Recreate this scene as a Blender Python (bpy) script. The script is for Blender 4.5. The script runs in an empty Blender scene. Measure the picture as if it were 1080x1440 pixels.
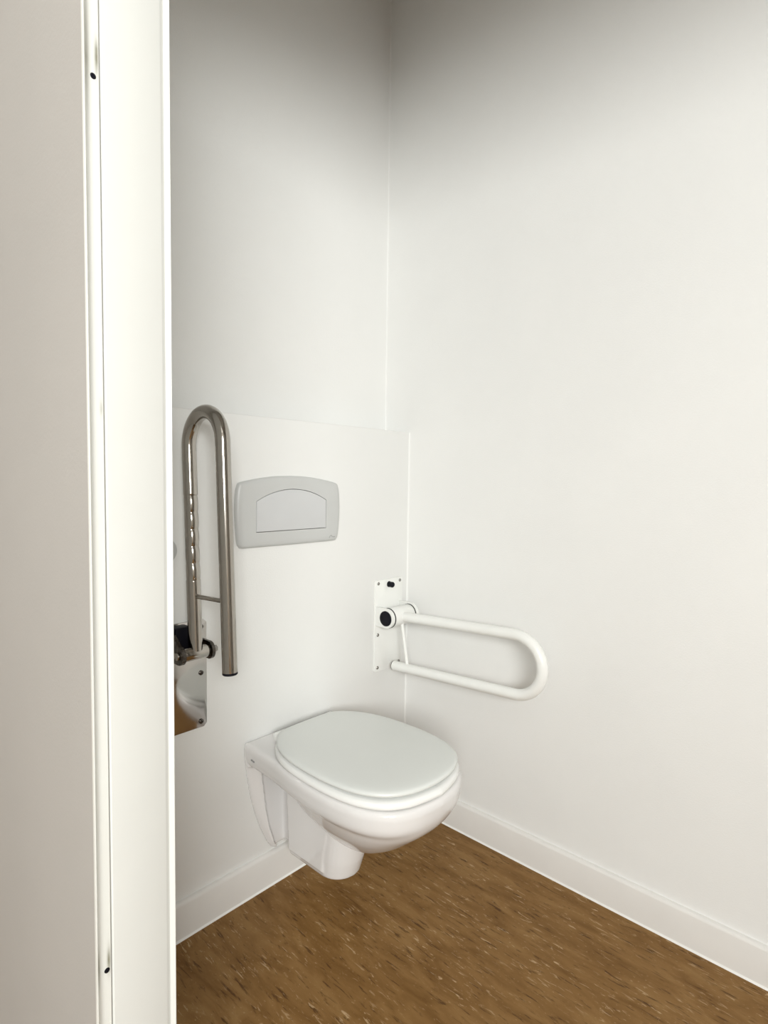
import bpy, bmesh, math, random
from mathutils import Vector, Matrix
random.seed(4)
sc = bpy.context.scene
COL = sc.collection
PI = math.pi

# ------------------------------------------------------------------ materials
def mat(name, col, rough=0.5, metal=0.0, spec=0.5, coat=0.0):
    m = bpy.data.materials.new(name); m.use_nodes = True
    b = m.node_tree.nodes['Principled BSDF']
    b.inputs['Base Color'].default_value = (*col, 1)
    b.inputs['Roughness'].default_value = rough
    b.inputs['Metallic'].default_value = metal
    b.inputs['Specular IOR Level'].default_value = spec
    b.inputs['Coat Weight'].default_value = coat
    b.inputs['Coat Roughness'].default_value = 0.05
    return m

def nodes(m):
    return m.node_tree.nodes, m.node_tree.links, m.node_tree.nodes['Principled BSDF']

def add_grain(m, col, var=0.03, scale=6.0, bump=0.0, bscale=300.0, bdist=0.001):
    """faint unevenness of the paint, plus roller grain"""
    n, l, b = nodes(m)
    tc = n.new('ShaderNodeTexCoord')
    nz = n.new('ShaderNodeTexNoise'); nz.inputs['Scale'].default_value = scale; nz.inputs['Detail'].default_value = 4
    l.new(tc.outputs['Object'], nz.inputs['Vector'])
    rp = n.new('ShaderNodeValToRGB')
    lo = tuple(c * (1 - var) for c in col); hi = tuple(min(1, c * (1 + var)) for c in col)
    rp.color_ramp.elements[0].position = 0.3; rp.color_ramp.elements[0].color = (*lo, 1)
    rp.color_ramp.elements[1].position = 0.7; rp.color_ramp.elements[1].color = (*hi, 1)
    l.new(nz.outputs['Fac'], rp.inputs['Fac']); l.new(rp.outputs['Color'], b.inputs['Base Color'])
    if bump:
        n2 = n.new('ShaderNodeTexNoise'); n2.inputs['Scale'].default_value = bscale; n2.inputs['Detail'].default_value = 3
        l.new(tc.outputs['Object'], n2.inputs['Vector'])
        bp = n.new('ShaderNodeBump'); bp.inputs['Strength'].default_value = bump; bp.inputs['Distance'].default_value = bdist
        l.new(n2.outputs['Fac'], bp.inputs['Height']); l.new(bp.outputs['Normal'], b.inputs['Normal'])
    return m

WALLC = (0.82, 0.817, 0.798)
M = {}
M['wall'] = add_grain(mat('wall_paint', WALLC, 0.75, spec=0.2), WALLC, 0.012, 4, 0.25, 260, 0.0012)
M['hall'] = add_grain(mat('hall_paint', (0.80, 0.78, 0.75), 0.8, spec=0.2), (0.80, 0.78, 0.75), 0.015, 4, 0.2, 260, 0.001)
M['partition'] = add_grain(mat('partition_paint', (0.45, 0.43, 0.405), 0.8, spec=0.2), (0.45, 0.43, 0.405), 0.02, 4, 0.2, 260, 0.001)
M['ceil'] = add_grain(mat('ceiling_paint', (0.80, 0.79, 0.76), 0.9, spec=0.1), (0.80, 0.79, 0.76), 0.01)
M['skirt'] = add_grain(mat('skirting_paint', (0.78, 0.76, 0.73), 0.45), (0.78, 0.76, 0.73), 0.015, 12)
M['frame'] = add_grain(mat('frame_gloss_paint', (0.66, 0.66, 0.63), 0.38), (0.66, 0.66, 0.63), 0.01, 9)
M['caulk'] = add_grain(mat('sealant', (0.86, 0.85, 0.82), 0.4), (0.86, 0.85, 0.82), 0.02, 30)
M['ceramic'] = add_grain(mat('glazed_ceramic', (0.775, 0.757, 0.745), 0.10, spec=0.5, coat=0.3), (0.775, 0.757, 0.745), 0.006, 8)
M['seat'] = add_grain(mat('seat_plastic', (0.86, 0.86, 0.84), 0.18), (0.86, 0.86, 0.84), 0.006, 8)
M['lid'] = add_grain(mat('lid_plastic', (0.72, 0.735, 0.71), 0.28), (0.72, 0.735, 0.71), 0.008, 8)
M['plate'] = add_grain(mat('grey_plastic', (0.56, 0.565, 0.555), 0.35), (0.56, 0.565, 0.555), 0.008, 20)
M['button'] = add_grain(mat('button_plastic', (0.60, 0.605, 0.61), 0.3), (0.60, 0.605, 0.61), 0.008, 20)
M['gap'] = mat('dark_recess', (0.03, 0.03, 0.03), 0.8)
M['logo'] = mat('logo_print', (0.27, 0.27, 0.27), 0.5)
M['black'] = add_grain(mat('black_plastic', (0.006, 0.006, 0.010), 0.5, spec=0.15), (0.006, 0.006, 0.010), 0.2, 40)
M['powder'] = add_grain(mat('white_powder_coat', (0.85, 0.85, 0.82), 0.3), (0.85, 0.85, 0.82), 0.008, 30, 0.05, 500, 0.0004)
M['screw'] = add_grain(mat('screw_steel', (0.33, 0.32, 0.30), 0.35, 1.0), (0.33, 0.32, 0.30), 0.08, 300)
def steel(name, col, rough):
    m = mat(name, col, rough, 1.0)
    n, l, b = nodes(m)
    tc = n.new('ShaderNodeTexCoord'); mp = n.new('ShaderNodeMapping')
    mp.inputs['Scale'].default_value = (700, 700, 6)
    nz = n.new('ShaderNodeTexNoise'); nz.inputs['Scale'].default_value = 1; nz.inputs['Detail'].default_value = 3
    l.new(tc.outputs['Object'], mp.inputs['Vector']); l.new(mp.outputs['Vector'], nz.inputs['Vector'])
    mr = n.new('ShaderNodeMapRange'); mr.inputs['To Min'].default_value = rough * 0.6; mr.inputs['To Max'].default_value = rough * 1.5
    l.new(nz.outputs['Fac'], mr.inputs['Value']); l.new(mr.outputs['Result'], b.inputs['Roughness'])
    return m
M['steel'] = steel('polished_steel', (0.43, 0.405, 0.37), 0.12)
M['steelplate'] = steel('plate_steel', (0.50, 0.48, 0.46), 0.10)
M['steeldark'] = steel('dark_steel', (0.10, 0.09, 0.08), 0.25)

# marbled brown linoleum, streaks along y
def lino():
    m = mat('brown_linoleum', (0.2, 0.1, 0.03), 0.5, spec=0.2)
    n, l, b = nodes(m)
    tc = n.new('ShaderNodeTexCoord')
    def noise(sx, sy, detail=4, rough=0.55, dist=0.0, rot=0.0):
        mp = n.new('ShaderNodeMapping'); mp.inputs['Scale'].default_value = (sx, sy, 1); mp.inputs['Rotation'].default_value = (0, 0, rot)
        nz = n.new('ShaderNodeTexNoise'); nz.inputs['Scale'].default_value = 1.0; nz.inputs['Detail'].default_value = detail
        nz.inputs['Roughness'].default_value = rough; nz.inputs['Distortion'].default_value = dist
        l.new(tc.outputs['Object'], mp.inputs['Vector']); l.new(mp.outputs['Vector'], nz.inputs['Vector'])
        return nz.outputs['Fac']
    def ramp(f, stops):
        r = n.new('ShaderNodeValToRGB')
        while len(r.color_ramp.elements) < len(stops): r.color_ramp.elements.new(0.5)
        for e, (p, c) in zip(r.color_ramp.elements, stops): e.position = p; e.color = (*c, 1)
        l.new(f, r.inputs['Fac']); return r.outputs['Color']
    def mix(f, a, c):
        x = n.new('ShaderNodeMix'); x.data_type = 'RGBA'
        l.new(f, x.inputs['Factor']); l.new(a, x.inputs['A'])
        if isinstance(c, tuple): x.inputs['B'].default_value = (*c, 1)
        else: l.new(c, x.inputs['B'])
        return x.outputs['Result']
    def mul(a, c):
        x = n.new('ShaderNodeMath'); x.operation = 'MULTIPLY'; l.new(a, x.inputs[0])
        if isinstance(c, float): x.inputs[1].default_value = c
        else: l.new(c, x.inputs[1])
        return x.outputs[0]
    W = (1, 1, 1); K = (0, 0, 0)
    base = ramp(noise(26, 7, 6, 0.6, 0.6), [(0.30, (0.160, 0.076, 0.018)), (0.5, (0.225, 0.117, 0.036)), (0.72, (0.290, 0.163, 0.058))])
    dk = ramp(noise(125, 16, 4, 0.65, 0.4, 0.03), [(0.575, K), (0.665, W)])
    col = mix(mul(dk, 0.8), base, (0.060, 0.024, 0.005))
    patch = ramp(noise(9, 5, 2), [(0.36, K), (0.56, W)])
    fl = ramp(noise(135, 26, 4, 0.65, 0.7, -0.04), [(0.592, K), (0.675, W)])
    col = mix(mul(mul(fl, patch), 0.85), col, (0.55, 0.39, 0.22))
    fl2 = ramp(noise(210, 90, 2, 0.5), [(0.66, K), (0.74, W)])
    col = mix(mul(fl2, 0.5), col, (0.42, 0.28, 0.14))
    l.new(col, b.inputs['Base Color'])
    bp = n.new('ShaderNodeBump'); bp.inputs['Strength'].default_value = 0.08; bp.inputs['Distance'].default_value = 0.0006
    l.new(noise(240, 240, 3), bp.inputs['Height']); l.new(bp.outputs['Normal'], b.inputs['Normal'])
    return m
M['lino'] = lino()

# ------------------------------------------------------------------ helpers
def world_loc(o):
    v = Vector((0, 0, 0))
    while o: v += o.location; o = o.parent
    return v

def obj(name, bm, m, parent=None, smooth=40, label=None):
    if isinstance(m, str): m = M[m]
    if parent is not None: bmesh.ops.translate(bm, vec=-world_loc(parent), verts=bm.verts)
    bmesh.ops.recalc_face_normals(bm, faces=bm.faces)
    me = bpy.data.meshes.new(name); bm.to_mesh(me); bm.free()
    me.materials.append(m)
    if smooth:
        for p in me.polygons: p.use_smooth = True
        me.set_sharp_from_angle(angle=math.radians(smooth))
    o = bpy.data.objects.new(name, me); COL.objects.link(o)
    if parent is not None: o.parent = parent
    if label: o['label'] = label
    return o

def empty(name, loc, label, cat):
    o = bpy.data.objects.new(name, None); COL.objects.link(o); o.location = loc
    o.empty_display_size = 0.05
    o['label'] = label; o['category'] = cat
    return o

def struct(name, bm, m, label, cat='wall', smooth=0):
    o = obj(name, bm, m, None, smooth); o['kind'] = 'structure'; o['label'] = label; o['category'] = cat
    return o

def box(bm, x0, x1, y0, y1, z0, z1, bev=0.0, seg=2):
    g = bmesh.ops.create_cube(bm, size=1)['verts']
    for v in g:
        v.co = Vector(((x0 + x1) / 2 + v.co.x * (x1 - x0), (y0 + y1) / 2 + v.co.y * (y1 - y0), (z0 + z1) / 2 + v.co.z * (z1 - z0)))
    if bev:
        es = list({e for v in g for e in v.link_edges})
        bmesh.ops.bevel(bm, geom=es, offset=bev, segments=seg, profile=0.5, affect='EDGES')
    return bm

def loft(bm, rings, cap0=True, cap1=True, closed=True):
    R = [[bm.verts.new(p) for p in r] for r in rings]
    n = len(R[0])
    for a, b in zip(R, R[1:]):
        for i in range(n if closed else n - 1):
            bm.faces.new((a[i], a[(i + 1) % n], b[(i + 1) % n], b[i]))
    if cap0: bm.faces.new(R[0][::-1])
    if cap1: bm.faces.new(R[-1])
    return R

def frame_for(t, ref=Vector((1, 0, 0))):
    t = t.normalized()
    u = ref - t * ref.dot(t)
    if u.length < 1e-4: u = Vector((0, 1, 0)) - t * t.y
    u.normalize(); return u, t.cross(u)

def tube(bm, pts, r, n=24, ref=Vector((1, 0, 0)), rad=None):
    pts = [Vector(p) for p in pts]; rings = []
    for i, p in enumerate(pts):
        t = (pts[min(i + 1, len(pts) - 1)] - pts[max(i - 1, 0)])
        u, w = frame_for(t, ref)
        ring = []
        for k in range(n):
            a = 2 * PI * k / n
            rr = r if rad is None else rad(p, u * math.cos(a) + w * math.sin(a), i)
            ring.append(p + (u * math.cos(a) + w * math.sin(a)) * rr)
        rings.append(ring)
    loft(bm, rings); return bm

def lathe(bm, a, d, prof, n=32):
    """prof: (distance along d, radius) from point a"""
    a = Vector(a); d = Vector(d).normalized(); u, w = frame_for(d, Vector((0, 0, 1)))
    loft(bm, [[a + d * s + (u * math.cos(2 * PI * k / n) + w * math.sin(2 * PI * k / n)) * r for k in range(n)] for s, r in prof])
    return bm

def cyl(bm, a, d, L, r, ch=0.0, n=32):
    prof = [(0, r), (L, r)] if not ch else [(0, r - ch), (ch * 0.3, r - ch * 0.3), (ch, r), (L - ch, r), (L - ch * 0.3, r - ch * 0.3), (L, r - ch)]
    return lathe(bm, a, d, prof, n)

def prism(bm, pts, axis, a, b, bev=0.0, seg=3):
    """closed outline of 2D pts extruded along an axis from a to b"""
    def P(p, t):
        return {'x': (t, p[0], p[1]), 'y': (p[0], t, p[1]), 'z': (p[0], p[1], t)}[axis]
    R = loft(bm, [[P(p, a) for p in pts], [P(p, b) for p in pts]])
    if bev:
        es = [e for e in bm.edges if (e.verts[0] in R[1] and e.verts[1] in R[1]) or (e.verts[0] in R[0] and e.verts[1] in R[0])]
        bmesh.ops.bevel(bm, geom=es, offset=bev, segments=seg, profile=0.5, affect='EDGES')
    return bm

def rrect(x0, x1, y0, y1, r, n=6):
    out = []
    for cx, cy, a0 in ((x1 - r, y1 - r, 0), (x0 + r, y1 - r, PI / 2), (x0 + r, y0 + r, PI), (x1 - r, y0 + r, 1.5 * PI)):
        for k in range(n + 1):
            a = a0 + PI / 2 * k / n; out.append((cx + r * math.cos(a), cy + r * math.sin(a)))
    return out

# ------------------------------------------------------------------ the room
HC = 2.82        # ceiling height
ZT = 1.235       # top of the cistern boxing
D = 0.107        # depth of the boxing
XW = -1.126      # room side of the doorway wall
XH = -1.2140     # hallway side of the doorway wall
YJ = -0.600      # face of the near door jamb
YK = -2.25       # face of the far door jamb
ZD = 2.015        # door head

bm = bmesh.new(); box(bm, -4.7, 0.1, -3.1, 1.6, -0.05, 0.0)
struct('floor', bm, 'lino', 'brown marbled linoleum floor with light and dark flecks', 'floor')
bm = bmesh.new(); box(bm, -4.7, 0.1, -3.1, 1.6, HC, HC + 0.05)
struct('ceiling', bm, 'ceil', 'plain white ceiling above the toilet room', 'ceiling')
bm = bmesh.new(); box(bm, 0.0, 0.1, -2.6, D + 0.1, 0, HC)
struct('wall_right', bm, 'wall', 'white painted wall to the right of the toilet')
bm = bmesh.new(); box(bm, XW - 0.0, 0.0, D, D + 0.1, 0, HC)
struct('wall_back', bm, 'wall', 'white painted upper wall behind the cistern boxing')
bm = bmesh.new(); box(bm, XW, 0.0, 0.0, D, 0, ZT, 0.0025, 2)
struct('wall_boxing', bm, 'wall', 'white half-height boxing behind the toilet holding the flush plate', smooth=30)
bm = bmesh.new(); box(bm, XH, 0.0, -2.7, -2.6, 0, HC)
struct('wall_front', bm, 'wall', 'white end wall of the toilet room opposite the toilet')
bm = bmesh.new()
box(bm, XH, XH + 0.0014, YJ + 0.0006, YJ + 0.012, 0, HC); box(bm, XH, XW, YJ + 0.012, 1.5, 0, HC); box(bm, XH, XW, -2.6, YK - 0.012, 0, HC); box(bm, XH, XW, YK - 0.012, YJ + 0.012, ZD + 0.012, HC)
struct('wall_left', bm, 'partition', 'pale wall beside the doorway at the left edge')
bm = bmesh.new()
box(bm, XW, XW + 0.004, YJ + 0.02, 0.0, 0.0, HC); box(bm, XW, XW + 0.004, -2.6, YK - 0.02, 0.0, HC); box(bm, XW, XW + 0.004, YK - 0.02, YJ + 0.02, ZD + 0.02, HC)
struct('wall_left_inner', bm, 'wall', 'white toilet room side of the wall beside the doorway')
# hallway the photograph is taken from
bm = bmesh.new(); box(bm, -4.7, XH, 1.5, 1.6, 0, HC)
struct('wall_hallway_end', bm, 'hall', 'far end wall of the hallway')
bm = bmesh.new(); box(bm, -4.7, -4.6, -3.1, 1.5, 0, HC)
struct('wall_hallway_side', bm, 'hall', 'long side wall of the hallway')
WX0, WX1, WZ0, WZ1 = -3.70, -2.00, 1.22, 2.25
bm = bmesh.new()
box(bm, -4.6, WX0, -3.1, -3.0, 0, HC); box(bm, WX1, 0.1, -3.1, -3.0, 0, HC)
box(bm, WX0, WX1, -3.1, -3.0, 0, WZ0); box(bm, WX0, WX1, -3.1, -3.0, WZ1, HC)
struct('wall_hallway_window', bm, 'hall', 'hallway wall with the window that lights the doorway')
bm = bmesh.new(); box(bm, 0.0, 0.1, -3.0, -2.7, 0, HC)
struct('wall_hallway_right', bm, 'hall', 'right wall of the hallway beyond the toilet room')
bm = bmesh.new()
for a in ((WX0, WX0 + .05, WZ0, WZ1), (WX1 - .05, WX1, WZ0, WZ1), (WX0 + .05, WX1 - .05, WZ0, WZ0 + .05), (WX0 + .05, WX1 - .05, WZ1 - .05, WZ1)):
    box(bm, a[0], a[1], -3.08, -3.02, a[2], a[3], 0.004)
struct('window_1', bm, 'frame', 'white framed window in the hallway', 'window')

# skirting boards: a board with a rounded top edge and a bead of sealant at the floor
def skirt_profile(t=0.013, h=0.088):
    return [(0, 0), (t, 0), (t, h - 0.008), (t - 0.0015, h - 0.004), (t - 0.005, h - 0.001), (t - 0.008, h), (0, h)]
bm = bmesh.new()
loft(bm, [[(x, -a, z) for a, z in skirt_profile()] for x in (XW, -0.013)])
s1 = struct('baseboard_back', bm, 'skirt', 'white skirting board along the boxing under the toilet', 'skirting board', 35)
bm = bmesh.new()
loft(bm, [[(-a, y, z) for a, z in skirt_profile()] for y in (0.0, -2.6)])
s2 = struct('baseboard_right', bm, 'skirt', 'white skirting board along the right wall', 'skirting board', 35)
def bead(axis, p, q, r, sx, sy):
    bm = bmesh.new()
    pr = [(0, 0), (sx * r, 0)] + [(sx * r * (1 - math.sin(a)), sy * r * (1 - math.cos(a))) for a in (0.3, 0.6, 0.9, 1.2)] + [(0, sy * r)]
    P = {'x': lambda u, v, t: (t, u, v), 'y': lambda u, v, t: (u, t, v), 'z': lambda u, v, t: (u, v, t)}[axis]
    loft(bm, [[P(o[0] + u, o[1] + v, t) for u, v in pr] for o, t in (p, q)])
    return bm
obj('sealant_bead', bead('x', ((-0.013, 0.0), XW), ((-0.013, 0.0), -0.013), 0.004, -1, 1), 'caulk', s1)
obj('sealant_bead', bead('y', ((-0.013, 0.0), -0.013), ((-0.013, 0.0), -2.6), 0.004, -1, 1), 'caulk', s2)
t2 = struct('trim_2', bead('z', ((0, 0), 0.088), ((0, 0), ZT), 0.0045, -1, -1), 'wall', 'white sealant line in the corner of boxing and right wall', 'sealant', 30)
t3 = struct('trim_3', bead('z', ((0, D), ZT), ((0, D), HC), 0.004, -1, -1), 'wall', 'white sealant line in the upper corner above the boxing', 'sealant', 30)

# ------------------------------------------------------------------ door frame
# stains: soft grey-brown grease around the two old screw holes
def stained(base, spots):
    m = mat('frame_stained', base, 0.38)
    n, l, b = nodes(m)
    g = n.new('ShaderNodeNewGeometry'); sp = n.new('ShaderNodeSeparateXYZ'); l.new(g.outputs['Position'], sp.inputs['Vector'])
    nz = n.new('ShaderNodeTexNoise'); nz.inputs['Scale'].default_value = 60; l.new(g.outputs['Position'], nz.inputs['Vector'])
    tot = None
    def M_(op, a, c):
        x = n.new('ShaderNodeMath'); x.operation = op
        for i, v in enumerate((a, c)):
            if isinstance(v, (int, float)): x.inputs[i].default_value = v
            else: l.new(v, x.inputs[i])
        return x.outputs[0]
    for x0, z0, wx, wz, amt in spots:
        dx = M_('DIVIDE', M_('SUBTRACT', sp.outputs['X'], x0), wx); dz = M_('DIVIDE', M_('SUBTRACT', sp.outputs['Z'], z0), wz)
        e = M_('ADD', M_('MULTIPLY', dx, dx), M_('MULTIPLY', dz, dz))
        v = M_('MULTIPLY', M_('POWER', 2.718, M_('MULTIPLY', e, -1.0)), amt)
        v = M_('MULTIPLY', v, M_('ADD', nz.outputs['Fac'], 0.5))
        tot = v if tot is None else M_('MAXIMUM', tot, v)
    x = n.new('ShaderNodeMix'); x.data_type = 'RGBA'
    x.inputs['A'].default_value = (*base, 1); x.inputs['B'].default_value = (0.16, 0.15, 0.09, 1)
    l.new(tot, x.inputs['Factor']); l.new(x.outputs['Result'], b.inputs['Base Color'])
    return m
HZ1, HZ2 = 1.478, 0.542
M['strip'] = stained((0.71, 0.71, 0.67), [(-1.2015, HZ1 + 0.020, 0.0018, 0.016, 0.85), (-1.2120, HZ1 + 0.02, 0.003, 0.045, 0.5),
                                         (-1.2015, HZ2 + 0.010, 0.0018, 0.014, 0.85), (-1.2135, HZ2 + 0.01, 0.0016, 0.022, 0.7), (-1.2015, 1.15, 0.0015, 0.008, 0.35)])

# plan outlines (x, y) of the near jamb, mirrored for the far one
YB = YJ + 0.012
lining = [(-1.1974, YB), (-1.1974, YJ + 0.0015), (-1.1960, YJ), (-1.1358, YJ), (-1.1340, YJ + 0.0010), (-1.1315, YJ + 0.0030), (-1.1298, YJ + 0.0036), (-1.1280, YJ + 0.0030), (-1.1262, YJ + 0.0010), (-1.1252, YJ + 0.0002), (-1.1245, YJ), (-1.1237, YJ + 0.001), (-1.1232, YJ + 0.004), (-1.1232, YB + 0.004), (-1.126, YB + 0.004), (-1.126, YB)]
strip = [(-1.1988, YB), (-1.1988, YJ + 0.001), (-1.1996, YJ + 0.0002), (-1.2060, YJ + 0.0002), (-1.2095, YJ - 0.0003), (-1.2125, YJ - 0.0013),
         (-1.2150, YJ - 0.0027), (-1.2172, YJ - 0.0044), (-1.2186, YJ - 0.0056), (-1.2194, YJ - 0.0056), (-1.2198, YJ - 0.0048), (-1.2196, YJ - 0.0010), (-1.2160, YJ + 0.0002), (-1.2160, YB)]
strip = [(x + 0.0035 * min(1.0, max(0.0, (-1.206 - x) / 0.0125)), y) for x, y in strip]
back = [(-1.2000, YB), (-1.2000, YJ + 0.004), (-1.1955, YJ + 0.004), (-1.1955, YB)]
fr = empty('trim_1', (-1.17, YJ, 0), 'white painted door frame filling the left of the view', 'door frame'); fr['kind'] = 'structure'
def mir(pts): return [(x, YK + YJ - y) for x, y in pts][::-1]
for f in (lambda p: p, mir):
    bm = bmesh.new(); prism(bm, f(lining), 'z', 0, ZD); obj('jamb_lining', bm, 'frame', fr, 30)
    bm = bmesh.new(); prism(bm, f(strip), 'z', 0, ZD); obj('jamb_strip', bm, 'strip', fr, 30)
    bm = bmesh.new(); prism(bm, f(back), 'z', 0, ZD); obj('jamb_groove', bm, 'skirt', fr, 30)
bm = bmesh.new(); box(bm, -1.2175, -1.1232, YK, YJ, ZD, ZD + 0.012, 0.002); obj('head_lining', bm, 'frame', fr, 30)
for hx, hz in ((-1.2050, HZ1), (-1.2035, HZ2)):
    bm = bmesh.new(); lathe(bm, (hx, YJ + 0.0004, hz), (0.1, -1, 0), [(0, 0.0030), (0.0007, 0.0028), (0.0009, 0.0018), (0.0005, 0.0008)], 20)
    obj('screw_hole', bm, 'black', fr, 30, 'small black screw hole')

# ------------------------------------------------------------------ toilet
TX = -0.483
toilet = empty('toilet', (TX, 0, 0), 'white wall-hung toilet with closed lid beneath the grey flush plate', 'toilet')
def catmull(pts, per=8):
    out = []
    for i in range(len(pts) - 1):
        p0 = pts[max(i - 1, 0)]; p1 = pts[i]; p2 = pts[i + 1]; p3 = pts[min(i + 2, len(pts) - 1)]
        for k in range(per):
            t = k / per
            out.append(tuple(0.5 * (2 * b + (c - a) * t + (2 * a - 5 * b + 4 * c - d) * t * t + (3 * b - a - 3 * c + d) * t ** 3) for a, b, c, d in zip(p0, p1, p2, p3)))
    out.append(tuple(pts[-1])); return out
def sym(half):
    """half outline [(halfwidth, u)...] from the back centre to the front centre -> closed (x, y)"""
    h = catmull(half)
    return [(w, -u) for w, u in h] + [(-w, -u) for w, u in h[-2:0:-1]]
RIM = [(0, 0), (0.07, 0), (0.142, 0.0), (0.149, 0.008), (0.1515, 0.05), (0.156, 0.12), (0.166, 0.20), (0.1725, 0.28), (0.170, 0.36), (0.154, 0.43), (0.120, 0.482), (0.065, 0.511), (0, 0.519)]
LID = [(0, 0.064), (0.06, 0.066), (0.097, 0.076), (0.122, 0.100), (0.146, 0.140), (0.162, 0.195), (0.1690, 0.27), (0.1675, 0.345), (0.155, 0.410), (0.128, 0.460), (0.088, 0.490), (0.045, 0.504), (0, 0.508)]
def ring(half, z, s=1.0, c=0.27, inset=0.0, sx=None):
    o = sym(half); sx = s if sx is None else sx
    r = []
    for i, (x, y) in enumerate(o):
        a = Vector(o[i - 1]); b = Vector(o[(i + 1) % len(o)]); t = (b - a).normalized()
        nx, ny = t.y, -t.x
        x2, y2 = x - nx * inset * -1, y - ny * inset * -1
        r.append((TX + x2 * sx, -c + (y2 + c) * s, z))
    return r
# sign of the inset: positive must shrink
def chk():
    a = ring(RIM, 0, inset=0.01); b = ring(RIM, 0)
    return max(p[0] for p in a) < max(p[0] for p in b)
SG = 1 if chk() else -1
def R_(half, z, inset=0.0, **k): return ring(half, z, inset=SG * inset, **k)

def remeshed(bm, voxel, smooth_it):
    bmesh.ops.recalc_face_normals(bm, faces=bm.faces)
    me = bpy.data.meshes.new('tmp'); bm.to_mesh(me); bm.free()
    o = bpy.data.objects.new('tmp', me); COL.objects.link(o)
    r = o.modifiers.new('r', 'REMESH'); r.mode = 'VOXEL'; r.voxel_size = voxel; r.use_smooth_shade = True
    s = o.modifiers.new('s', 'SMOOTH'); s.iterations = smooth_it; s.factor = 0.5
    dg = bpy.context.evaluated_depsgraph_get(); ev = o.evaluated_get(dg)
    me2 = bpy.data.meshes.new_from_object(ev)
    b2 = bmesh.new(); b2.from_mesh(me2)
    bpy.data.objects.remove(o); bpy.data.meshes.remove(me); bpy.data.meshes.remove(me2)
    return b2

bm = bmesh.new()
# rim slab with a slightly overhanging lower edge
loft(bm, [R_(RIM, 0.347, 0.017), R_(RIM, 0.353, 0.0095), R_(RIM, 0.361, 0.0045), R_(RIM, 0.374, 0.0015), R_(RIM, 0.395, 0.0), R_(RIM, 0.404, 0.002), R_(RIM, 0.409, 0.007)])
# bowl below it
BOWL = [(0, 0.07), (0.06, 0.072), (0.108, 0.10), (0.143, 0.17), (0.160, 0.25), (0.1635, 0.33), (0.151, 0.41), (0.118, 0.468), (0.064, 0.502), (0, 0.511)]
BP = catmull([(0.366, 1.02, .985), (0.345, .982, .945), (0.325, .910, .885), (0.305, .81, .815), (0.290, .735, .745), (0.270, .63, .64), (0.250, .50, .53), (0.235, .39, .41), (0.223, .28, .30), (0.213, .16, .17), (0.209, .05, .05)], 3)
rings = [ring(BOWL, z, s=k, c=0.28, sx=kx) for z, k, kx in BP]
loft(bm, rings[::-1])
# mounting flange against the wall, narrowing downwards
def flange(y, g):
    h = [(0.149, 0.395), (0.1475, 0.36), (0.142, 0.32), (0.133, 0.27), (0.120, 0.22), (0.103, 0.17), (0.080, 0.12), (0.066, 0.100)]
    h = [(w - g * (0.008 + 0.030 * min(1, (z - 0.09) / 0.2)), z) for w, z in h]
    return [(TX + w, y, z) for w, z in h] + [(TX - w, y, z) for w, z in h[::-1]]
FL = [(0.149, 0.396), (0.1485, 0.38), (0.1475, 0.36), (0.142, 0.32), (0.133, 0.27), (0.120, 0.22), (0.103, 0.17), (0.080, 0.12), (0.066, 0.100)]
loft(bm, [flange(0.0, 0.05), flange(-0.002, 0.0), flange(-0.0055, 0.1)])
for sgn in (-1, 1):                       # raised rib along each side edge of the flange
    rows = []
    for w, z in FL:
        t = 0.25 + 0.75 * min(1, max(0, (z - 0.09) / 0.2)); iw = max(0.020, w - 0.036 * t)
        rows.append([(TX + sgn * x, y, z) for x, y in ((w - 0.001, 0.0), (w, -0.004), (w - 0.006 * t, -0.011), (w - 0.024 * t, -0.0205), (w - 0.030 * t, -0.0225), (iw, -0.0225), (iw, 0.0))])
    loft(bm, rows)
# trapway column
def col(z, w, u1, u0=0.066):
    pts = [(w, u0), (w, u1 - w * 0.95)] + [(w * math.cos(a), u1 - w * 0.95 + w * 0.95 * math.sin(a)) for a in [k * PI / 16 for k in range(1, 8)]] + [(0, u1)]
    return [(TX + x, -u, z) for x, u in pts] + [(TX - x, -u, z) for x, u in pts[-2::-1]]
loft(bm, [col(0.097, 0.040, 0.208), col(0.100, 0.048, 0.233), col(0.109, 0.0535, 0.253), col(0.15, 0.0575, 0.266), col(0.22, 0.061, 0.280), col(0.30, 0.066, 0.30)])
box(bm, TX - 0.024, TX + 0.024, -0.075, -0.004, 0.105, 0.36)
# side cheek of the trapway, standing clear of the flange
for sgn in (-1, 1):
    pr = [(-0.066, 0.350), (-0.235, 0.350), (-0.222, 0.24), (-0.203, 0.16), (-0.200, 0.118), (-0.069, 0.118)]
    loft(bm, [[(TX + sgn * (0.02), y, z) for y, z in pr], [(TX + sgn * (0.0585 + max(0, z - 0.13) * 0.05), y, z) for y, z in pr]])
bm = remeshed(bm, 0.0032, 3)
for k in range(30):                       # let the rim melt into the belly of the bowl towards the front
    sel = [v for v in bm.verts if v.co.y < -0.33 - 0.004 * k and 0.25 < v.co.z < 0.392]
    bmesh.ops.smooth_vert(bm, verts=sel, factor=0.5, use_axis_x=True, use_axis_y=True, use_axis_z=True)
obj('bowl', bm, 'ceramic', toilet, 60)

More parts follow.
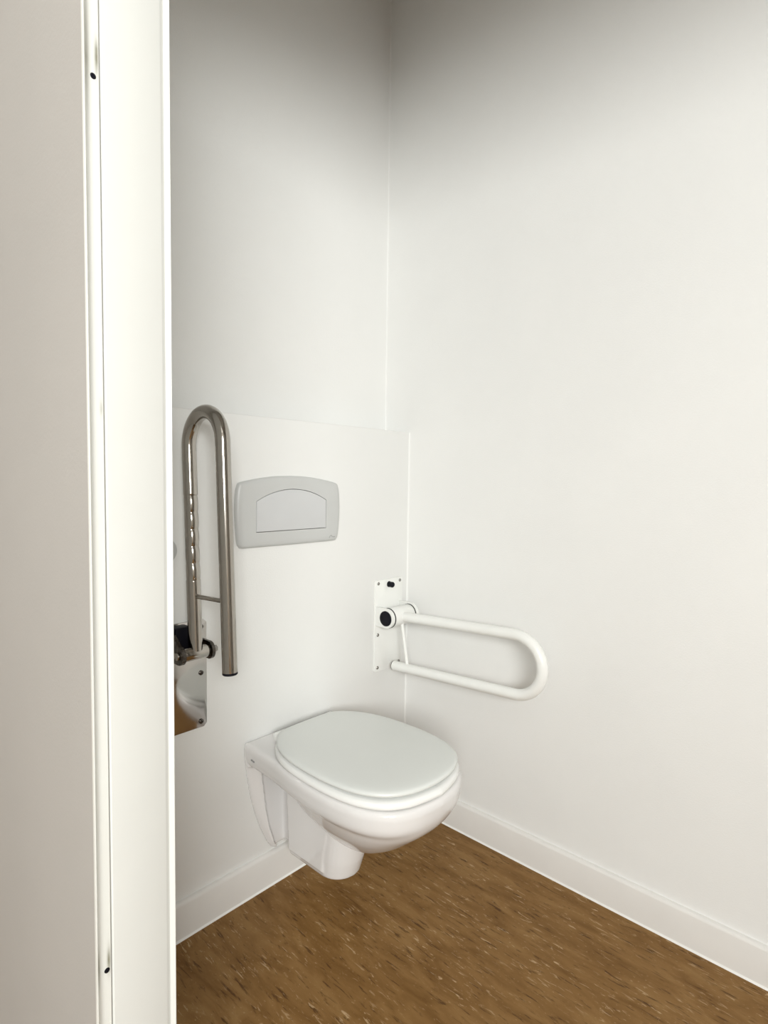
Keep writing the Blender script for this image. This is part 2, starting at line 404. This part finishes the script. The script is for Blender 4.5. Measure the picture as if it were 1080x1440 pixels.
SEAT = [(w * 1.015, u + 0.004 * (1 if u > .3 else -0.5)) for w, u in LID]
SEAT[0] = (0, SEAT[0][1]); SEAT[-1] = (0, 0.516)
bm = bmesh.new()
loft(bm, [R_(SEAT, 0.4115, 0.006), R_(SEAT, 0.4122, 0.003), R_(SEAT, 0.414, 0.0008), R_(SEAT, 0.418, 0.0), R_(SEAT, 0.4235, 0.0015), R_(SEAT, 0.4270, 0.005), R_(SEAT, 0.4288, 0.012), R_(SEAT, 0.429, 0.03)])
obj('seat', bm, 'seat', toilet, 50)
bm = bmesh.new()
loft(bm, [R_(LID, 0.4345, 0.012), R_(LID, 0.4340, 0.004), R_(LID, 0.4355, 0.001), R_(LID, 0.4385, 0.0), R_(LID, 0.4420, 0.0012), R_(LID, 0.4442, 0.004), R_(LID, 0.4455, 0.009), R_(LID, 0.4465, 0.022), R_(LID, 0.4468, 0.05)])
for v in bm.verts: v.co.z += 0.0035 * min(1.0, max(0.0, (-v.co.y - 0.10) / 0.35)) - 0.001
obj('lid', bm, 'lid', toilet, 50, 'pale grey closed lid')
for sx in (-0.075, 0.075):
    bm = bmesh.new(); cyl(bm, (TX + sx - 0.02, -0.060, 0.425), (1, 0, 0), 0.04, 0.011, 0.003); cyl(bm, (TX + sx, -0.060, 0.4085), (0, 0, 1), 0.012, 0.014, 0.002)
    obj('hinge', bm, 'seat', toilet, 40)
bm = bmesh.new()
box(bm, TX - 0.1517, TX - 0.1490, -0.042, -0.036, 0.3755, 0.3795, 0.0006); box(bm, TX - 0.1519, TX - 0.1490, -0.050, -0.044, 0.3748, 0.379, 0.0006)
obj('maker_mark', bm, 'logo', toilet, 0, 'tiny dark printed mark')

# ------------------------------------------------------------------ flush plate
FX = -0.487
fp = empty('flush_plate', (FX, 0, 0.904), 'grey rounded flush plate with an arched button above the toilet', 'flush plate')
def fp_outline(g):
    h = [(0.0, 0.904), (0.08, 0.9045), (0.150, 0.905), (0.160, 0.909), (0.166, 0.920), (0.1705, 0.96), (0.1722, 1.000), (0.1700, 1.040), (0.1655, 1.060), (0.158, 1.0685), (0.120, 1.0765), (0.06, 1.0845), (0, 1.087)]
    h = catmull(h, 5); c = 0.994
    o = [(w, z) for w, z in h] + [(-w, z) for w, z in h[-2:0:-1]]
    return [(x * (1 - g / 0.172), c + (z - c) * (1 - g / 0.09)) for x, z in o]
def bt_outline(g, n=24):
    hw, z0, zs, zt = 0.1165 - g, 0.943 + g, 1.0215 - g * 0.5, 1.0525 - g
    sag = zt - zs; Rr = (hw * hw + sag * sag) / (2 * sag); a0 = math.asin(hw / Rr)
    o = [(-hw, z0), (-hw / 2, z0), (0, z0), (hw / 2, z0), (hw, z0), (hw, (z0 + zs) / 2)]
    for k in range(n + 1):
        a = a0 - 2 * a0 * k / n; o.append((Rr * math.sin(a), zt - Rr + Rr * math.cos(a)))
    o.append((-hw, (z0 + zs) / 2)); return o
def ringfill(bm, outer, inner, y):
    """flat annulus between an outer and an inner closed outline"""
    vo = [bm.verts.new((FX + x, y, z)) for x, z in outer]; vi = [bm.verts.new((FX + x, y, z)) for x, z in inner]
    es = [bm.edges.new((v[i], v[(i + 1) % len(v)])) for v in (vo, vi) for i in range(len(v))]
    bmesh.ops.triangle_fill(bm, edges=es, use_beauty=True)
    return vo, vi
bm = bmesh.new()
R0 = loft(bm, [[(FX + x, y, z) for x, z in fp_outline(g)] for g, y in ((0.0, 0.001), (0.0, -0.004), (0.001, -0.0075), (0.0035, -0.0105), (0.008, -0.0125), (0.016, -0.0138))], True, False)
ringfill(bm, fp_outline(0.016), bt_outline(0), -0.0138)
Ri = loft(bm, [[(FX + x, y, z) for x, z in bt_outline(0)] for y in (-0.0138, -0.006)], False, False)
bmesh.ops.remove_doubles(bm, verts=bm.verts, dist=1e-5)
obj('plate', bm, 'plate', fp, 35)
bm = bmesh.new(); prism(bm, bt_outline(-0.002), 'y', -0.0045, -0.0065); bmesh.ops.translate(bm, vec=(FX, 0, 0), verts=bm.verts)
obj('button_recess', bm, 'gap', fp, 0)
bm = bmesh.new()
loft(bm, [[(FX + x, y, z) for x, z in bt_outline(g)] for g, y in ((0.0013, -0.007), (0.0013, -0.0132), (0.0018, -0.0140), (0.003, -0.0143))])
obj('flush_button', bm, 'button', fp, 35, 'arched lighter grey push button')
# small handwritten-looking mark in the lower right corner
bm = bmesh.new()
mk = [(0.128 + 0.0022 * k, 0.9145 + 0.0035 * abs(math.sin(k * 1.15)) + (0.004 if k in (2, 3, 4) else 0)) for k in range(11)]
tube(bm, [(FX + x, -0.0139, z) for x, z in mk], 0.0005, 6, Vector((0, 1, 0)))
obj('maker_mark', bm, 'logo', fp, 0, 'tiny dark scripted mark')

# ------------------------------------------------------------------ grab bars
def arc_path(p0, p1, n=1):
    p0 = Vector(p0); p1 = Vector(p1); return [p0.lerp(p1, k / n) for k in range(n + 1)]
def ubend(a_out, b_out, n=24):
    """half circle from point a_out to point b_out bulging along direction d (set by caller)"""
    pass
def rail_path(x, A0, A1, gap, nrm, n0=60, n1=50, back=1.0):
    """straight leg A0->A1 (y,z), half-circle bend towards nrm, straight leg back; all at one x"""
    A0 = Vector(A0); A1 = Vector(A1); nrm = Vector(nrm).normalized(); d = (A1 - A0).normalized(); r = gap / 2
    pts = [A0.lerp(A1, k / n0) for k in range(n0 + 1)]
    c = A1 + nrm * r
    for k in range(1, 33):
        a = PI * k / 32; pts.append(c - nrm * r * math.cos(a) + d * r * math.sin(a))
    B1 = A1 + nrm * gap; L = (A1 - A0).length * back
    for k in range(1, n1 + 1): pts.append(B1 - d * L * k / n1)
    return [Vector((x, p.x, p.y)) for p in pts]

def screw(parent, x, z, y, r=0.0052, m='screw'):
    bm = bmesh.new(); lathe(bm, (x, y, z), (0, -1, 0), [(0, r), (0.0012, r), (0.0024, r * 0.75), (0.0028, r * 0.4), (0.0012, r * 0.36), (0.0012, r * 0.1)], 20)
    obj('screw', bm, m, parent, 30)

# --- white folded-down bar
gx = -0.095
gb = empty('grab_bar', (gx, 0, 0.477), 'white folded-down support rail beside the right wall', 'grab bar')
bm = bmesh.new(); prism(bm, rrect(-0.159, -0.031, 0.477, 0.766, 0.006), 'y', -0.0002, -0.0055, 0.0012, 2)
obj('wall_plate', bm, 'powder', gb, 30)
for x, z in ((-0.145, 0.756), (-0.044, 0.756), (-0.145, 0.594), (-0.145, 0.490), (-0.045, 0.490)): screw(gb, x, z, -0.0055)
bm = bmesh.new(); lathe(bm, (-0.096, -0.0055, 0.749), (0, -1, 0), [(0, 0.0095), (0.002, 0.0095), (0.003, 0.0085), (0.016, 0.0088), (0.0185, 0.007), (0.0192, 0.004)], 24)
obj('rubber_stop', bm, 'black', gb, 30)
hy, hz = -0.048, 0.655
def cheek(x0, x1, r=0.030, h=0.030):
    bm = bmesh.new()
    pts = [(-0.0055, hz - h)] + [(hy + -r * math.sin(a) , hz - r * math.cos(a)) for a in [PI * k / 24 for k in range(25)]] + [(-0.0055, hz + h)]
    prism(bm, pts, 'x', x0, x1, 0.001, 2); return bm
br = obj('bracket_cheek', cheek(-0.1555, -0.145), 'powder', gb, 30)
bm = bmesh.new(); lathe(bm, (-0.1553, hy, hz), (-1, 0, 0), [(0, 0.0235), (0.0025, 0.0232), (0.0038, 0.021), (0.0044, 0.016), (0.0046, 0.006)], 36)
obj('pivot_cap', bm, 'black', gb, 30)
bm = bmesh.new(); cyl(bm, (-0.1452, hy, hz), (1, 0, 0), 0.0035, 0.0312); obj('pivot_gap_shade', bm, 'gap', gb, 30)  # near-black disc stands in for the shaded gap between cheek and barrel
bm = bmesh.new(); cyl(bm, (-0.142, hy, hz), (1, 0, 0), 0.094, 0.0295, 0.002); obj('hinge_barrel', bm, 'powder', gb, 30)
bm = bmesh.new(); cyl(bm, (-0.0482, hy, hz), (1, 0, 0), 0.0025, 0.0305); obj('pivot_gap_shade', bm, 'gap', gb, 30)  # gap shade at the right cheek, again a dark disc
obj('bracket_cheek', cheek(-0.046, -0.036, 0.034, 0.034), 'powder', gb, 30)
tilt = math.radians(2.9)
d = Vector((-math.cos(tilt), math.sin(tilt))); nn = Vector((-math.sin(tilt), -math.cos(tilt)))
A0 = Vector((hy, hz - 0.001)); A1 = A0 + d * 0.408; GAP = 0.161
path = rail_path(gx, A0, A1, GAP, nn, 4, 4, 1.0)
bm = bmesh.new(); tube(bm, path + [path[-1] + (path[-1] - path[-2]).normalized() * 0.024], 0.0152, 28)
obj('rail', bm, 'powder', gb, 40)
end = path[-1] + (path[-1] - path[-2]).normalized() * 0.024; ed = (path[-1] - path[-2]).normalized()
bm = bmesh.new(); lathe(bm, end - ed * 0.001, ed, [(0, 0.0150), (0.003, 0.0150), (0.0045, 0.013), (0.005, 0.006)], 28); obj('end_plug', bm, 'black', gb, 30)
sA = A0 + d * 0.012 + nn * 0.012; sB = A0 + d * 0.030 + nn * (GAP - 0.012)
bm = bmesh.new(); tube(bm, [(gx, *sA), (gx, *sA.lerp(sB, .5)), (gx, *sB)], 0.0052, 14); obj('strut', bm, 'powder', gb, 40)

# --- steel bar folded up against the wall
sx = -0.797
sb = empty('grab_bar', (sx, 0, 0.490), 'polished steel support rail folded up next to the door frame', 'grab bar')
px0, px1, pz0, pz1 = -0.866, -0.7365, 0.489, 0.747
ch = 0.008
bm = bmesh.new(); prism(bm, [(px0 + ch, pz0), (px1 - ch, pz0), (px1, pz0 + ch), (px1, pz1 - ch), (px1 - ch, pz1), (px0 + ch, pz1), (px0, pz1 - ch), (px0, pz0 + ch)], 'y', -0.0002, -0.0050, 0.0008, 2)
obj('wall_plate', bm, 'steelplate', sb, 30)
for x in (-0.8515, -0.7515):
    for z in (0.730, 0.620, 0.503): screw(sb, x, z, -0.0050, 0.0058, 'steeldark')
by, bz = -0.062, 0.690
for x0, x1 in ((-0.838, -0.829), (-0.766, -0.759)):
    bm = bmesh.new()
    pts = [(-0.005, bz - 0.020)] + [(by - 0.020 * math.sin(a), bz - 0.020 * math.cos(a)) for a in [PI * k / 20 for k in range(21)]] + [(-0.005, bz + 0.020 if x0 > -0.8 else bz + 0.062)]
    prism(bm, pts, 'x', x0, x1, 0.0008, 2)
    obj('bracket_cheek', bm, 'steeldark', sb, 30)
bm = bmesh.new(); box(bm, -0.829, -0.793, -0.034, -0.005, 0.672, 0.744, 0.003); obj('spring_housing', bm, 'black', sb, 30)
bm = bmesh.new(); cyl(bm, (-0.828, by, bz), (1, 0, 0), 0.061, 0.0150, 0.001); obj('hinge_barrel', bm, 'steel', sb, 30)
bm = bmesh.new(); cyl(bm, (-0.759, by, bz), (1, 0, 0), 0.004, 0.0125, 0.001); cyl(bm, (-0.756, by, bz), (1, 0, 0), 0.011, 0.0080, 0.001, 6); obj('hinge_nut', bm, 'screw', sb, 30)
bm = bmesh.new(); cyl(bm, (-0.844, by, bz), (1, 0, 0), 0.007, 0.009, 0.002, 20); obj('hinge_bolt', bm, 'steel', sb, 30)
tl = math.radians(3.1)
d = Vector((math.sin(tl), math.cos(tl))); nn = Vector((-math.cos(tl), math.sin(tl)))
A0 = Vector((by, bz + 0.006)); G2 = 0.137; A1 = A0 + d * 0.451
path = rail_path(sx, A0, A1, G2, nn, 240, 8, 1.0)
ext = (path[-1] - path[-2]).normalized(); path.append(path[-1] + ext * 0.025)
Z0, Z1 = 0.852, 1.040; NW = 5
def grip(p, nrm, i):
    r = 0.0156
    if i <= 240 and Z0 < p.z < Z1:
        t = (p.z - Z0) / (Z1 - Z0) * NW
        f = abs(math.sin(PI * t)) ** 0.55
        side = max(0.0, -nrm.y) ** 1.2
        r = r - 0.0006 + 0.0034 * (f - 0.72) * (0.15 + 0.85 * side)
    return r
bm = bmesh.new(); tube(bm, path, 0.0156, 36, rad=grip); obj('rail', bm, 'steel', sb, 50)
e = path[-1]
bm = bmesh.new(); lathe(bm, e - ext * 0.001, ext, [(0, 0.0158), (0.004, 0.0158), (0.0055, 0.014), (0.006, 0.006)], 28); obj('end_plug', bm, 'black', sb, 30)
ra = A0 + d * 0.121 + nn * 0.012; rb = A0 + d * 0.121 + nn * (G2 - 0.012)
bm = bmesh.new(); tube(bm, [(sx, *ra), (sx, *ra.lerp(rb, .5)), (sx, *rb)], 0.0050, 14); obj('strut', bm, 'steel', sb, 40)

# --- small round fitting half hidden behind the door frame
wf = empty('wall_fitting', (-0.838, 0, 0.915), 'small grey round wall fitting peeking out from behind the door frame', 'fitting')
bm = bmesh.new(); lathe(bm, (-0.838, -0.0002, 0.915), (0, -1, 0), [(0, 0.028), (0.006, 0.028), (0.009, 0.026), (0.010, 0.020), (0.0102, 0.004)], 32)
obj('cover', bm, 'plate', wf, 30)
bm = bmesh.new(); lathe(bm, (-0.838, -0.0102, 0.915), (0, -1, 0), [(0, 0.006), (0.001, 0.006), (0.002, 0.004)], 20)
obj('screw', bm, 'screw', wf, 30)

# ------------------------------------------------------------------ light
def area(name, loc, target, sx, sy, power, col):
    L = bpy.data.lights.new(name, 'AREA'); L.shape = 'RECTANGLE'; L.size = sx; L.size_y = sy; L.energy = power; L.color = col
    o = bpy.data.objects.new(name, L); COL.objects.link(o); o.location = loc
    o.rotation_euler = (Vector(target) - Vector(loc)).to_track_quat('-Z', 'Y').to_euler()
    return o
area('window_daylight', ((WX0 + WX1) / 2, -2.98, (WZ0 + WZ1) / 2), (-0.6, -0.6, 1.2), WX1 - WX0 - 0.1, WZ1 - WZ0 - 0.1, 140, (0.965, 0.985, 0.965))
w = bpy.data.worlds.new('World'); sc.world = w; w.use_nodes = True
w.node_tree.nodes['Background'].inputs['Color'].default_value = (0.75, 0.85, 1.0, 1)
w.node_tree.nodes['Background'].inputs['Strength'].default_value = 1.0

# ------------------------------------------------------------------ camera
cam = bpy.data.cameras.new('camera'); co = bpy.data.objects.new('camera', cam); COL.objects.link(co)
yaw, pit, rol = 0.8259, 0.0560, -0.0135
cy, sy, cp, sp = math.cos(yaw), math.sin(yaw), math.cos(pit), math.sin(pit)
f = Vector((sy * cp, cy * cp, -sp)); r = Vector((cy, -sy, 0)); dn = f.cross(r)
cr, sr = math.cos(rol), math.sin(rol)
r2 = r * cr + dn * sr; d2 = -r * sr + dn * cr
m4 = Matrix((r2, -d2, -f)).transposed().to_4x4(); m4.translation = Vector((-1.4439, -1.2228, 1.08))
co.matrix_world = m4
cam.sensor_fit = 'VERTICAL'; cam.sensor_height = 36; cam.lens = 810.47 / 1440 * 36
cam.clip_start = 0.02
sc.camera = co
vs = sc.view_settings
vs.view_transform = 'Standard'; vs.look = 'None'; vs.gamma = 1; vs.use_curve_mapping = False; vs.exposure = 0.0
